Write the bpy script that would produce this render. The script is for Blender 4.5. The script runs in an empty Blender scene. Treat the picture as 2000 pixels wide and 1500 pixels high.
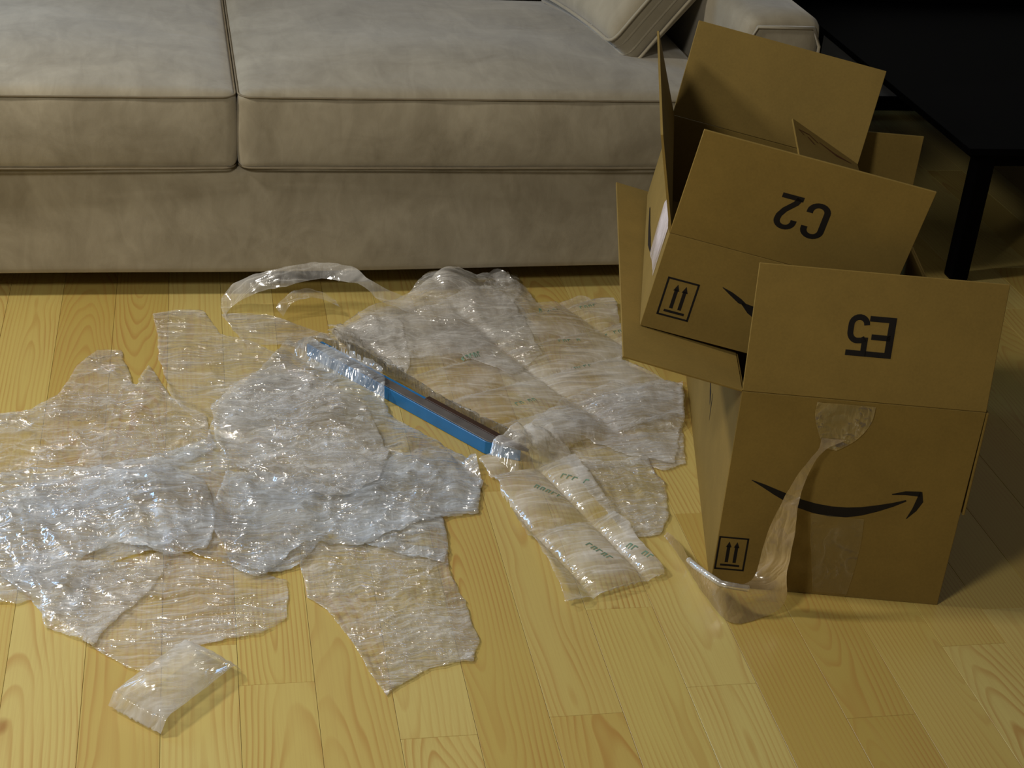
import bpy, bmesh, math, random
import numpy as np
from mathutils import Vector, Matrix, noise
random.seed(7)
scene = bpy.context.scene
COL = scene.collection
R = math.radians

# ------------------------------------------------------------------ camera
CAM_H = 1.6
PITCH, ROLL, YAW, FOC = 0.49860938, 0.08682592, 0.22285172, 2500 * math.exp(0.19956486)
fwd = Vector((math.sin(YAW) * math.cos(PITCH), math.cos(YAW) * math.cos(PITCH), -math.sin(PITCH)))
rt = Vector((math.cos(YAW), -math.sin(YAW), 0))
up = rt.cross(fwd)
rt2 = rt * math.cos(ROLL) + up * math.sin(ROLL)
up2 = up * math.cos(ROLL) - rt * math.sin(ROLL)
cam_data = bpy.data.cameras.new('camera')
cam_data.sensor_width = 36
cam_data.lens = 36 * FOC / 2000
cam_data.clip_start = 0.05
cam = bpy.data.objects.new('camera', cam_data)
m = Matrix((rt2, up2, -fwd)).transposed().to_4x4()
m.translation = (0, 0, CAM_H)
cam.matrix_world = m
COL.objects.link(cam)
scene.camera = cam

# ------------------------------------------------------------------ world, lamps, exposure
w = bpy.data.worlds.new('room_light')
scene.world = w
w.use_nodes = True
w.node_tree.nodes['Background'].inputs[0].default_value = (1.0, 0.93, 0.82, 1)
w.node_tree.nodes['Background'].inputs[1].default_value = 0.07

def area(name, loc, target, sx, sy, power, color):
    l = bpy.data.lights.new(name, 'AREA')
    l.shape = 'RECTANGLE'
    l.size, l.size_y, l.energy, l.color = sx, sy, power, color
    o = bpy.data.objects.new(name, l)
    o.location = loc
    o.rotation_euler = (Vector(target) - Vector(loc)).to_track_quat('-Z', 'Y').to_euler()
    COL.objects.link(o)
    return o
area('ceiling_lamp', (-1.55, 2.75, 2.35), (0.3, 2.3, 0), 0.30, 0.30, 36, (1.0, 0.94, 0.83))
area('front_fill', (-0.95, 0.75, 2.35), (-0.2, 2.5, 0), 0.4, 0.4, 27, (1.0, 0.95, 0.85))  # unseen fill added to brighten the sofa front and near floor
area('window_light', (-2.2, 4.3, 1.6), (0.0, 2.5, 0), 0.9, 1.0, 26, (0.32, 0.58, 1.0))
scene.view_settings.view_transform = 'Standard'
scene.view_settings.look = 'None'
scene.view_settings.exposure = 0.17
scene.view_settings.gamma = 1.0
scene.view_settings.use_curve_mapping = False
scene.cycles.transparent_max_bounces = 20
scene.cycles.max_bounces = 7
scene.cycles.diffuse_bounces = 3
scene.cycles.glossy_bounces = 3

# ------------------------------------------------------------------ helpers
def link(name, me, mat=None, parent=None, smooth=False):
    if mat is not None:
        me.materials.append(mat)
    if smooth:
        me.polygons.foreach_set('use_smooth', [True] * len(me.polygons))
    o = bpy.data.objects.new(name, me)
    COL.objects.link(o)
    if parent is not None:
        o.parent = parent
    return o

def from_bm(name, bm, mat=None, parent=None, smooth=False):
    me = bpy.data.meshes.new(name)
    bmesh.ops.recalc_face_normals(bm, faces=bm.faces)
    bm.to_mesh(me); bm.free()
    return link(name, me, mat, parent, smooth)

def tag(o, label=None, cat=None, group=None, kind=None):
    if label: o['label'] = label
    if cat: o['category'] = cat
    if group: o['group'] = group
    if kind: o['kind'] = kind
    return o

def empty(name, loc=(0, 0, 0)):
    o = bpy.data.objects.new(name, None)
    o.empty_display_size = 0.1
    o.location = loc
    COL.objects.link(o)
    return o

def box_bm(x0, x1, y0, y1, z0, z1, bev=0.0, seg=2, bm=None):
    b = bmesh.new()
    bmesh.ops.create_cube(b, size=1)
    for v in b.verts:
        v.co = Vector((x0 + (v.co.x + .5) * (x1 - x0), y0 + (v.co.y + .5) * (y1 - y0), z0 + (v.co.z + .5) * (z1 - z0)))
    if bev:
        bmesh.ops.bevel(b, geom=b.edges[:] + b.verts[:], offset=bev, segments=seg, affect='EDGES', profile=.5)
    return b

def slab_bm(O, U, V, w, h, t, bev=0.0008):
    """a panel: corner O, unit axes U (width) and V (height), thickness t to both sides"""
    O, U, V = Vector(O), Vector(U).normalized(), Vector(V).normalized()
    N = U.cross(V).normalized()
    b = bmesh.new()
    vs = []
    for s in (-.5, .5):
        for (a, c) in ((0, 0), (1, 0), (1, 1), (0, 1)):
            vs.append(b.verts.new(O + U * w * a + V * h * c + N * t * s))
    for f in ((0, 3, 2, 1), (4, 5, 6, 7), (0, 1, 5, 4), (1, 2, 6, 5), (2, 3, 7, 6), (3, 0, 4, 7)):
        b.faces.new([vs[i] for i in f])
    if bev:
        bmesh.ops.bevel(b, geom=b.edges[:], offset=bev, segments=1, affect='EDGES')
    return b

def tube_mesh(name, pts, r, n=8, closed=False):
    pts = [Vector(p) for p in pts]
    verts, faces = [], []
    N = len(pts)
    for i, p in enumerate(pts):
        a = pts[(i - 1) % N] if (closed or i > 0) else p
        c = pts[(i + 1) % N] if (closed or i < N - 1) else p
        t = (c - a).normalized()
        ref = Vector((0, 0, 1)) if abs(t.z) < .9 else Vector((0, 1, 0))
        u = t.cross(ref).normalized(); v = t.cross(u)
        for k in range(n):
            an = 2 * math.pi * k / n
            verts.append(p + (u * math.cos(an) + v * math.sin(an)) * r)
    for i in range(N if closed else N - 1):
        j = (i + 1) % N
        for k in range(n):
            faces.append((i * n + k, i * n + (k + 1) % n, j * n + (k + 1) % n, j * n + k))
    me = bpy.data.meshes.new(name)
    me.from_pydata(verts, [], faces)
    return me

def round_box(hx, hy, hz, r, cuts, fn=None):
    """subdivided rounded box centred on the origin, fn displaces (p) -> p"""
    b = bmesh.new()
    bmesh.ops.create_cube(b, size=2)
    bmesh.ops.subdivide_edges(b, edges=b.edges[:], cuts=cuts, use_grid_fill=True)
    H = Vector((hx, hy, hz))
    for v in b.verts:
        # denser sampling toward the edges
        p = Vector([math.copysign(1 - (1 - abs(c)) ** 1.35, c) * h for c, h in zip(v.co, H)])
        q = Vector([max(-(h - r), min(h - r, c)) for c, h in zip(p, H)])
        d = p - q
        if d.length > 1e-9:
            m_ = max(abs(d.x), abs(d.y), abs(d.z))
            p = q + d.normalized() * r * (m_ / r if m_ < r else 1.0)
        v.co = fn(p) if fn else p
    return b

# ------------------------------------------------------------------ materials
def new_mat(name):
    m_ = bpy.data.materials.new(name)
    m_.use_nodes = True
    nt = m_.node_tree
    return m_, nt, nt.nodes['Principled BSDF']

def N(nt, typ, **kw):
    n = nt.nodes.new(typ)
    for k, v in kw.items():
        if k.startswith('i_'):
            key = k[2:]
            n.inputs[int(key) if key.isdigit() else key.replace('_', ' ')].default_value = v
        else:
            setattr(n, k, v)
    return n

def math_n(nt, op, a, b=None, clamp=False):
    n = nt.nodes.new('ShaderNodeMath'); n.operation = op; n.use_clamp = clamp
    for i, s in enumerate((a, b)):
        if s is None: continue
        if isinstance(s, (int, float)): n.inputs[i].default_value = s
        else: nt.links.new(s, n.inputs[i])
    return n.outputs[0]

def ramp(nt, fac, stops):
    n = nt.nodes.new('ShaderNodeValToRGB')
    el = n.color_ramp.elements
    while len(el) < len(stops): el.new(.5)
    for e, (p, c) in zip(el, stops):
        e.position = p; e.color = (*c, 1) if len(c) == 3 else c
    nt.links.new(fac, n.inputs[0])
    return n.outputs[0]

def mix_c(nt, fac, a, b, mode='MIX'):
    n = nt.nodes.new('ShaderNodeMix'); n.data_type = 'RGBA'; n.blend_type = mode
    for idx, s in ((0, fac), (6, a), (7, b)):
        if isinstance(s, (int, float)): n.inputs[idx].default_value = s
        elif isinstance(s, tuple): n.inputs[idx].default_value = (*s, 1)
        else: nt.links.new(s, n.inputs[idx])
    return n.outputs[2]

def pine():
    m_, nt, bs = new_mat('pine_board')
    L = nt.links
    tc = N(nt, 'ShaderNodeTexCoord'); oi = N(nt, 'ShaderNodeObjectInfo')
    sep = N(nt, 'ShaderNodeSeparateColor'); L.new(oi.outputs['Color'], sep.inputs[0])
    c1, c2, c3 = sep.outputs
    xyz = N(nt, 'ShaderNodeSeparateXYZ'); L.new(tc.outputs['Object'], xyz.inputs[0])
    off = N(nt, 'ShaderNodeCombineXYZ')
    L.new(math_n(nt, 'MULTIPLY', c2, 37.0), off.inputs[0]); L.new(math_n(nt, 'MULTIPLY', c1, 91.0), off.inputs[1]); L.new(math_n(nt, 'MULTIPLY', c3, 53.0), off.inputs[2])
    sc = N(nt, 'ShaderNodeVectorMath', operation='MULTIPLY'); L.new(tc.outputs['Object'], sc.inputs[0]); sc.inputs[1].default_value = (9, 2.2, 1)
    ad = N(nt, 'ShaderNodeVectorMath', operation='ADD'); L.new(sc.outputs[0], ad.inputs[0]); L.new(off.outputs[0], ad.inputs[1])
    n1 = N(nt, 'ShaderNodeTexNoise', i_Scale=1.0, i_Detail=2.0, i_Roughness=.5); L.new(ad.outputs[0], n1.inputs['Vector'])
    warp = math_n(nt, 'SUBTRACT', n1.outputs['Fac'], 0.5)
    # growth rings of a slightly tilted cone cut by the board's face
    xx = math_n(nt, 'ADD', xyz.outputs[0], math_n(nt, 'MULTIPLY', math_n(nt, 'SUBTRACT', c2, 0.5), 0.13))
    zz = math_n(nt, 'ADD', math_n(nt, 'MULTIPLY', xyz.outputs[1], math_n(nt, 'MULTIPLY', math_n(nt, 'SUBTRACT', c3, 0.35), 0.24)), math_n(nt, 'MULTIPLY', warp, 0.055))
    zz = math_n(nt, 'ADD', zz, math_n(nt, 'MULTIPLY', c1, 0.05))
    rr = math_n(nt, 'SQRT', math_n(nt, 'ADD', math_n(nt, 'MULTIPLY', xx, xx), math_n(nt, 'MULTIPLY', zz, zz)))
    ring = math_n(nt, 'FRACT', math_n(nt, 'MULTIPLY', rr, 125.0))
    line = ramp(nt, ring, [(0.0, (0, 0, 0)), (0.5, (.12, .12, .12)), (0.82, (1, 1, 1)), (0.9, (1, 1, 1)), (1.0, (0, 0, 0))])
    # fine straight fibres
    sc2 = N(nt, 'ShaderNodeVectorMath', operation='MULTIPLY'); L.new(tc.outputs['Object'], sc2.inputs[0]); sc2.inputs[1].default_value = (330, 5, 1)
    ad2 = N(nt, 'ShaderNodeVectorMath', operation='ADD'); L.new(sc2.outputs[0], ad2.inputs[0]); L.new(off.outputs[0], ad2.inputs[1])
    n2 = N(nt, 'ShaderNodeTexNoise', i_Scale=1.0, i_Detail=2.0); L.new(ad2.outputs[0], n2.inputs['Vector'])
    base = ramp(nt, c1, [(0.0, (.45, .325, .075)), (0.35, (.55, .435, .125)), (0.7, (.60, .50, .175)), (1.0, (.50, .365, .095))])
    base = mix_c(nt, math_n(nt, 'MULTIPLY', n1.outputs['Fac'], .35), base, (.60, .42, .13))
    n3 = N(nt, 'ShaderNodeTexNoise', i_Scale=1.6, i_Detail=1.0); L.new(ad.outputs[0], n3.inputs['Vector'])
    strength = math_n(nt, 'MULTIPLY', line, math_n(nt, 'MULTIPLY', ramp(nt, n3.outputs['Fac'], [(.3, (.25,) * 3), (.7, (1,) * 3)]), math_n(nt, 'ADD', math_n(nt, 'MULTIPLY', c3, .45), .42)))
    col = mix_c(nt, strength, base, (.42, .22, .055))
    col = mix_c(nt, math_n(nt, 'MULTIPLY', ramp(nt, n2.outputs['Fac'], [(.45, (0,) * 3), (.75, (1,) * 3)]), .25), col, (.45, .28, .09))
    # knots
    sc3 = N(nt, 'ShaderNodeVectorMath', operation='MULTIPLY'); L.new(ad.outputs[0], sc3.inputs[0]); sc3.inputs[1].default_value = (.55, 1.1, 0)
    vo = N(nt, 'ShaderNodeTexVoronoi', i_Scale=1.0); L.new(sc3.outputs[0], vo.inputs['Vector'])
    kn = ramp(nt, vo.outputs['Distance'], [(0.0, (1,) * 3), (0.03, (.9,) * 3), (0.06, (0,) * 3)])
    col = mix_c(nt, math_n(nt, 'MULTIPLY', kn, .75), col, (.30, .13, .03))
    L.new(col, bs.inputs['Base Color'])
    bs.inputs['Roughness'].default_value = .33
    bs.inputs['Coat Weight'].default_value = .15
    bs.inputs['Coat Roughness'].default_value = .15
    bp = N(nt, 'ShaderNodeBump', i_Strength=.06, i_Distance=.0006); L.new(line, bp.inputs['Height']); L.new(bp.outputs[0], bs.inputs['Normal'])
    return m_

def suede(name, c_lo, c_hi):
    m_, nt, bs = new_mat(name)
    L = nt.links
    tc = N(nt, 'ShaderNodeTexCoord')
    n1 = N(nt, 'ShaderNodeTexNoise', i_Scale=6.5, i_Detail=5.0, i_Roughness=.6, i_Distortion=.8); L.new(tc.outputs['Object'], n1.inputs['Vector'])
    sc = N(nt, 'ShaderNodeVectorMath', operation='MULTIPLY'); L.new(tc.outputs['Object'], sc.inputs[0]); sc.inputs[1].default_value = (22, 6, 9)
    n2 = N(nt, 'ShaderNodeTexNoise', i_Scale=1.0, i_Detail=4.0, i_Roughness=.6, i_Distortion=1.2); L.new(sc.outputs[0], n2.inputs['Vector'])
    f = math_n(nt, 'ADD', math_n(nt, 'MULTIPLY', n1.outputs['Fac'], .65), math_n(nt, 'MULTIPLY', n2.outputs['Fac'], .35))
    col = ramp(nt, f, [(.33, c_lo), (.5, tuple((a + b) / 2 for a, b in zip(c_lo, c_hi))), (.66, c_hi)])
    L.new(col, bs.inputs['Base Color'])
    bs.inputs['Roughness'].default_value = .9
    bs.inputs['Specular IOR Level'].default_value = .15
    bs.inputs['Sheen Weight'].default_value = .35
    bs.inputs['Sheen Roughness'].default_value = .5
    n3 = N(nt, 'ShaderNodeTexNoise', i_Scale=8.0, i_Detail=2.5, i_Distortion=.8); L.new(tc.outputs['Object'], n3.inputs['Vector'])
    n4 = N(nt, 'ShaderNodeTexNoise', i_Scale=350.0, i_Detail=2.0); L.new(tc.outputs['Object'], n4.inputs['Vector'])
    h = math_n(nt, 'ADD', math_n(nt, 'MULTIPLY', n3.outputs['Fac'], 1.0), math_n(nt, 'MULTIPLY', n4.outputs['Fac'], .06))
    bp = N(nt, 'ShaderNodeBump', i_Strength=.5, i_Distance=.005); L.new(h, bp.inputs['Height']); L.new(bp.outputs[0], bs.inputs['Normal'])
    return m_

def cardboard(name, c):
    m_, nt, bs = new_mat(name)
    L = nt.links
    tc = N(nt, 'ShaderNodeTexCoord')
    n1 = N(nt, 'ShaderNodeTexNoise', i_Scale=9.0, i_Detail=6.0, i_Roughness=.65); L.new(tc.outputs['Object'], n1.inputs['Vector'])
    n2 = N(nt, 'ShaderNodeTexNoise', i_Scale=260.0, i_Detail=2.0); L.new(tc.outputs['Object'], n2.inputs['Vector'])
    f = math_n(nt, 'ADD', math_n(nt, 'MULTIPLY', n1.outputs['Fac'], .7), math_n(nt, 'MULTIPLY', n2.outputs['Fac'], .3))
    col = ramp(nt, f, [(.35, tuple(k * .88 for k in c)), (.65, tuple(k * 1.08 for k in c))])
    L.new(col, bs.inputs['Base Color'])
    bs.inputs['Roughness'].default_value = .75
    bs.inputs['Specular IOR Level'].default_value = .25
    bp = N(nt, 'ShaderNodeBump', i_Strength=.12, i_Distance=.002); L.new(n1.outputs['Fac'], bp.inputs['Height']); L.new(bp.outputs[0], bs.inputs['Normal'])
    return m_

def plain(name, c, rough=.5, spec=.5, noise_s=40.0, var=.1, bump=0.0):
    m_, nt, bs = new_mat(name)
    L = nt.links
    tc = N(nt, 'ShaderNodeTexCoord')
    n1 = N(nt, 'ShaderNodeTexNoise', i_Scale=noise_s, i_Detail=3.0); L.new(tc.outputs['Object'], n1.inputs['Vector'])
    col = ramp(nt, n1.outputs['Fac'], [(.3, tuple(k * (1 - var) for k in c)), (.7, tuple(min(1, k * (1 + var)) for k in c))])
    L.new(col, bs.inputs['Base Color'])
    bs.inputs['Roughness'].default_value = rough
    bs.inputs['Specular IOR Level'].default_value = spec
    if bump:
        bp = N(nt, 'ShaderNodeBump', i_Strength=.4, i_Distance=bump); L.new(n1.outputs['Fac'], bp.inputs['Height']); L.new(bp.outputs[0], bs.inputs['Normal'])
    return m_

def film(name, tint=(.80, .80, .80), veil=.22, crinkle=1.0, scale=1.0, gloss=.30, rough=.12):
    """thin clear polyethylene: mostly see-through, a little milky, glossy, full of creases"""
    m_, nt, bs = new_mat(name)
    L = nt.links
    nt.nodes.remove(bs)
    out = nt.nodes['Material Output']
    tc = N(nt, 'ShaderNodeTexCoord')
    wn = N(nt, 'ShaderNodeTexNoise', i_Scale=9.0 * scale, i_Detail=2.0); L.new(tc.outputs['Object'], wn.inputs['Vector'])
    wv = N(nt, 'ShaderNodeVectorMath', operation='MULTIPLY_ADD'); L.new(wn.outputs['Color'], wv.inputs[0]); wv.inputs[1].default_value = (.05, .05, .05); L.new(tc.outputs['Object'], wv.inputs[2])
    def ridge(s, stretch):
        mp = N(nt, 'ShaderNodeMapping'); L.new(wv.outputs[0], mp.inputs[0]); mp.inputs['Scale'].default_value = stretch; mp.inputs['Rotation'].default_value = (0, 0, s * .37)
        n = N(nt, 'ShaderNodeTexNoise', i_Scale=s * scale, i_Detail=3.0, i_Roughness=.55); L.new(mp.outputs[0], n.inputs['Vector'])
        return math_n(nt, 'ABSOLUTE', math_n(nt, 'SUBTRACT', n.outputs['Fac'], .5))
    r1 = ridge(11.0, (1, 3.6, 1)); r2 = ridge(20.0, (3.6, 1, 1)); r3 = ridge(60.0, (1, 2.0, 1))
    vo = N(nt, 'ShaderNodeTexVoronoi', i_Scale=38.0 * scale); L.new(wv.outputs[0], vo.inputs['Vector'])
    pl_ = N(nt, 'ShaderNodeMapping'); L.new(wv.outputs[0], pl_.inputs[0]); pl_.inputs['Scale'].default_value = (1, 7.5, 1); 
    oi = N(nt, 'ShaderNodeObjectInfo'); sp_ = N(nt, 'ShaderNodeSeparateColor'); L.new(oi.outputs['Color'], sp_.inputs[0])
    an_ = N(nt, 'ShaderNodeCombineXYZ'); L.new(math_n(nt, 'MULTIPLY', sp_.outputs[0], math.pi), an_.inputs[2]); L.new(an_.outputs[0], pl_.inputs['Rotation'])
    pn2 = N(nt, 'ShaderNodeTexNoise', i_Scale=5.0, i_Detail=2.0, i_Roughness=.5, i_Distortion=.6); L.new(pl_.outputs[0], pn2.inputs['Vector'])
    pleat = math_n(nt, 'ABSOLUTE', math_n(nt, 'SUBTRACT', pn2.outputs['Fac'], .5))
    cn = N(nt, 'ShaderNodeTexNoise', i_Scale=7.0, i_Detail=2.0, i_Distortion=.5); L.new(tc.outputs['Object'], cn.inputs['Vector'])
    cloud = ramp(nt, cn.outputs['Fac'], [(.38, (.25,) * 3), (.62, (1.45,) * 3)])
    h = math_n(nt, 'ADD', math_n(nt, 'ADD', math_n(nt, 'MULTIPLY', pleat, 4.5), math_n(nt, 'MULTIPLY', r1, 2.6)), 0)
    h = math_n(nt, 'ADD', h, 0)
    h0 = math_n(nt, 'ADD', math_n(nt, 'ADD', math_n(nt, 'MULTIPLY', r1, 3.2), math_n(nt, 'MULTIPLY', r2, 1.3)), math_n(nt, 'ADD', math_n(nt, 'MULTIPLY', r3, .45), math_n(nt, 'MULTIPLY', vo.outputs['Distance'], .7)))
    h = math_n(nt, 'ADD', h, math_n(nt, 'MULTIPLY', h0, .55))
    # creasing comes in patches between smoother, almost flat areas
    pn = N(nt, 'ShaderNodeTexNoise', i_Scale=11.0, i_Detail=1.0); L.new(wv.outputs[0], pn.inputs['Vector'])
    patch = ramp(nt, pn.outputs['Fac'], [(.36, (.12,) * 3), (.62, (1,) * 3)])
    bp = N(nt, 'ShaderNodeBump', i_Distance=.016 * crinkle); L.new(h, bp.inputs['Height'])
    bq = N(nt, 'ShaderNodeBump', i_Distance=.016 * crinkle, i_Strength=.30); L.new(h, bq.inputs['Height'])
    L.new(math_n(nt, 'MULTIPLY', patch, min(1.0, crinkle)), bp.inputs['Strength'])
    tr = N(nt, 'ShaderNodeBsdfTransparent'); tr.inputs[0].default_value = (.985, .985, .99, 1)
    df = N(nt, 'ShaderNodeBsdfDiffuse'); df.inputs[0].default_value = (*tint, 1); L.new(bq.outputs[0], df.inputs['Normal'])
    tl = N(nt, 'ShaderNodeBsdfTranslucent'); tl.inputs[0].default_value = (*tint, 1)
    dt = N(nt, 'ShaderNodeMixShader'); dt.inputs[0].default_value = .2; L.new(df.outputs[0], dt.inputs[1]); L.new(tl.outputs[0], dt.inputs[2])
    creases = ramp(nt, math_n(nt, 'ADD', r1, math_n(nt, 'MULTIPLY', r2, .6)), [(0.0, (1,) * 3), (.06, (.3,) * 3), (.2, (0,) * 3)])
    lw = N(nt, 'ShaderNodeLayerWeight', i_Blend=.3); L.new(bp.outputs[0], lw.inputs['Normal'])
    fac = math_n(nt, 'ADD', math_n(nt, 'MULTIPLY', math_n(nt, 'ADD', math_n(nt, 'MULTIPLY', patch, .6), .45), math_n(nt, 'MULTIPLY', cloud, veil)), math_n(nt, 'ADD', math_n(nt, 'ADD', math_n(nt, 'MULTIPLY', ramp(nt, pleat, [(0.0, (1,) * 3), (.035, (.2,) * 3), (.10, (0,) * 3)]), .22), math_n(nt, 'MULTIPLY', creases, .16)), math_n(nt, 'MULTIPLY', lw.outputs['Facing'], .22)), clamp=True)
    m1 = N(nt, 'ShaderNodeMixShader'); L.new(fac, m1.inputs[0]); L.new(tr.outputs[0], m1.inputs[1]); L.new(dt.outputs[0], m1.inputs[2])
    gl = N(nt, 'ShaderNodeBsdfGlossy'); gl.inputs['Roughness'].default_value = rough; L.new(bp.outputs[0], gl.inputs['Normal'])
    gf = math_n(nt, 'MINIMUM', math_n(nt, 'ADD', gloss * .08, math_n(nt, 'MULTIPLY', lw.outputs['Fresnel'], gloss * .55)), .8)
    mg = N(nt, 'ShaderNodeMixShader'); L.new(gf, mg.inputs[0]); L.new(m1.outputs[0], mg.inputs[1]); L.new(gl.outputs[0], mg.inputs[2])
    g2 = N(nt, 'ShaderNodeBsdfGlossy'); g2.inputs['Roughness'].default_value = rough; g2.inputs['Color'].default_value = (.075 * gloss,) * 3 + (1,); L.new(bp.outputs[0], g2.inputs['Normal'])
    m2 = N(nt, 'ShaderNodeAddShader'); L.new(mg.outputs[0], m2.inputs[0]); L.new(g2.outputs[0], m2.inputs[1])
    L.new(m2.outputs[0], out.inputs['Surface'])
    return m_

PINE = pine()
SUEDE = suede('microfibre', (.235, .20, .135), (.37, .325, .235))
SUEDE2 = suede('microfibre_pillow', (.30, .26, .18), (.40, .35, .25))
CARD = cardboard('corrugated_card', (.245, .163, .040))
INK = plain('black_ink', (.012, .010, .010), .6, .2)
SUEDE_SEAM = plain('shaded_seam_cord', (.20, .165, .11), .9, .1)  # darker than the suede, paints the shade of a seam groove
BLACK = plain('black_lacquer', (.0015, .0015, .0018), .5, .03)
DARK = plain('underlay', (.05, .035, .015), .8, .2)

# outlines of the film pieces on the floor, metres
SHEETS={
'left_mid':[(-0.392,2.453),(-0.310,2.507),(-0.202,2.519),(-0.065,2.556),(0.000,2.480),(0.021,2.360),(-0.002,2.281),(-0.062,2.267),(-0.158,2.308),(-0.215,2.258),(-0.257,2.153),(-0.300,2.184),(-0.372,2.262)],
'centre_top':[(0.014,2.777),(0.078,2.893),(0.176,2.958),(0.254,2.852),(0.327,2.731),(0.353,2.589),(0.319,2.461),(0.239,2.413),(0.148,2.454),(0.067,2.530),(0.026,2.626)],
'centre_low':[(0.038,2.532),(0.152,2.516),(0.233,2.457),(0.370,2.569),(0.462,2.583),(0.516,2.476),(0.496,2.371),(0.430,2.358),(0.359,2.321),(0.263,2.271),(0.174,2.285),(0.099,2.198),(0.040,2.232),(0.008,2.361)],
'left_low':[(-0.292,2.286),(-0.214,2.251),(-0.122,2.252),(-0.062,2.267),(-0.087,2.182),(-0.142,2.102),(-0.179,2.038),(-0.256,2.091)],
'right_over':[(0.740,2.777),(0.863,2.827),(0.966,2.830),(1.008,2.805),(0.978,2.679),(0.913,2.520),(0.835,2.544),(0.756,2.607),(0.651,2.554),(0.587,2.538),(0.650,2.653)],
'top_over':[(0.276,3.125),(0.414,3.134),(0.539,3.196),(0.660,3.276),(0.719,3.192),(0.733,2.961),(0.648,2.870),(0.552,2.968),(0.437,2.948),(0.352,2.975)],
'left_wrap':[(-0.428,2.773),(-0.334,2.799),(-0.289,2.849),(-0.256,2.979),(-0.218,3.047),(-0.170,3.040),(-0.137,2.874),(-0.111,2.973),(-0.067,2.839),(0.003,2.752),(0.021,2.632),(-0.065,2.553),(-0.204,2.548),(-0.316,2.576),(-0.400,2.511)],
'upper_clear':[(-0.102,3.216),(-0.054,3.236),(0.008,3.224),(0.042,3.111),(0.094,3.073),(0.179,3.009),(0.235,2.869),(0.164,2.744),(0.071,2.678),(-0.017,2.733),(-0.067,2.839),(-0.090,2.996)],
'blue_sheet':[(-0.419,2.520),(-0.315,2.567),(-0.205,2.561),(-0.066,2.599),(0.002,2.652),(0.034,2.792),(0.110,2.919),(0.183,3.082),(0.265,2.983),(0.367,2.853),(0.370,2.734),(0.442,2.649),(0.518,2.547),(0.518,2.473),(0.487,2.382),(0.425,2.373),(0.430,2.289),(0.409,2.211),(0.299,2.266),(0.213,2.320),(0.162,2.230),(0.082,2.198),(0.023,2.240),(-0.054,2.294),(-0.131,2.266),(-0.189,2.226),(-0.208,2.127),(-0.259,2.111),(-0.284,2.175),(-0.306,2.156),(-0.381,2.183)],
'lower_left':[(-0.256,2.131),(-0.214,2.227),(-0.140,2.267),(-0.054,2.291),(0.032,2.247),(0.133,2.187),(0.128,2.087),(0.084,2.047),(-0.005,2.030),(-0.045,2.008),(-0.084,1.960),(-0.123,1.976),(-0.184,2.045)],
'lower_mid':[(0.158,2.230),(0.175,2.299),(0.267,2.317),(0.355,2.278),(0.416,2.258),(0.418,2.180),(0.429,2.077),(0.434,2.000),(0.417,1.949),(0.345,1.936),(0.300,1.902),(0.269,1.874),(0.247,1.931),(0.230,2.011),(0.195,2.095),(0.165,2.140)],
'pillow_sheet':[(0.275,3.104),(0.376,3.204),(0.514,3.269),(0.607,3.323),(0.685,3.341),(0.763,3.291),(0.774,3.221),(0.882,3.261),(0.966,3.245),(0.947,3.058),(0.909,2.935),(0.976,2.862),(1.021,2.837),(0.984,2.705),(0.821,2.650),(0.707,2.615),(0.603,2.566),(0.555,2.584),(0.465,2.668),(0.379,2.819),(0.317,2.946)],
'glitter':[(0.286,3.104),(0.370,3.147),(0.441,3.112),(0.439,2.953),(0.415,2.851),(0.362,2.809),(0.322,2.888),(0.281,2.982)],
'centre_strip':[(0.522,2.538),(0.582,2.563),(0.672,2.601),(0.704,2.556),(0.724,2.460),(0.744,2.335),(0.767,2.233),(0.793,2.152),(0.728,2.119),(0.659,2.095),(0.598,2.071),(0.590,2.152),(0.581,2.246),(0.559,2.330),(0.547,2.453)],
'right_piece':[(0.694,2.557),(0.772,2.533),(0.857,2.538),(0.875,2.451),(0.858,2.344),(0.818,2.279),(0.759,2.275),(0.739,2.352),(0.714,2.461)],
'right_strip':[(0.718,2.718),(0.825,2.756),(0.978,2.827),(1.021,2.837),(0.935,2.524),(0.888,2.497),(0.823,2.530),(0.735,2.506),(0.645,2.569),(0.592,2.562),(0.642,2.659)],
'back_hump':[(0.352,3.205),(0.449,3.229),(0.494,3.297),(0.565,3.372),(0.637,3.351),(0.660,3.265),(0.733,3.264),(0.746,3.142),(0.634,3.043),(0.512,2.998),(0.405,3.050)],
'back_crinkle':[(0.661,3.307),(0.701,3.399),(0.758,3.398),(0.753,3.306),(0.713,3.223),(0.661,3.238)],
'mid_clear':[(0.042,3.213),(0.144,3.210),(0.275,3.104),(0.373,3.178),(0.385,3.076),(0.278,3.006),(0.182,3.057),(0.094,3.060)],
}

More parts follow.
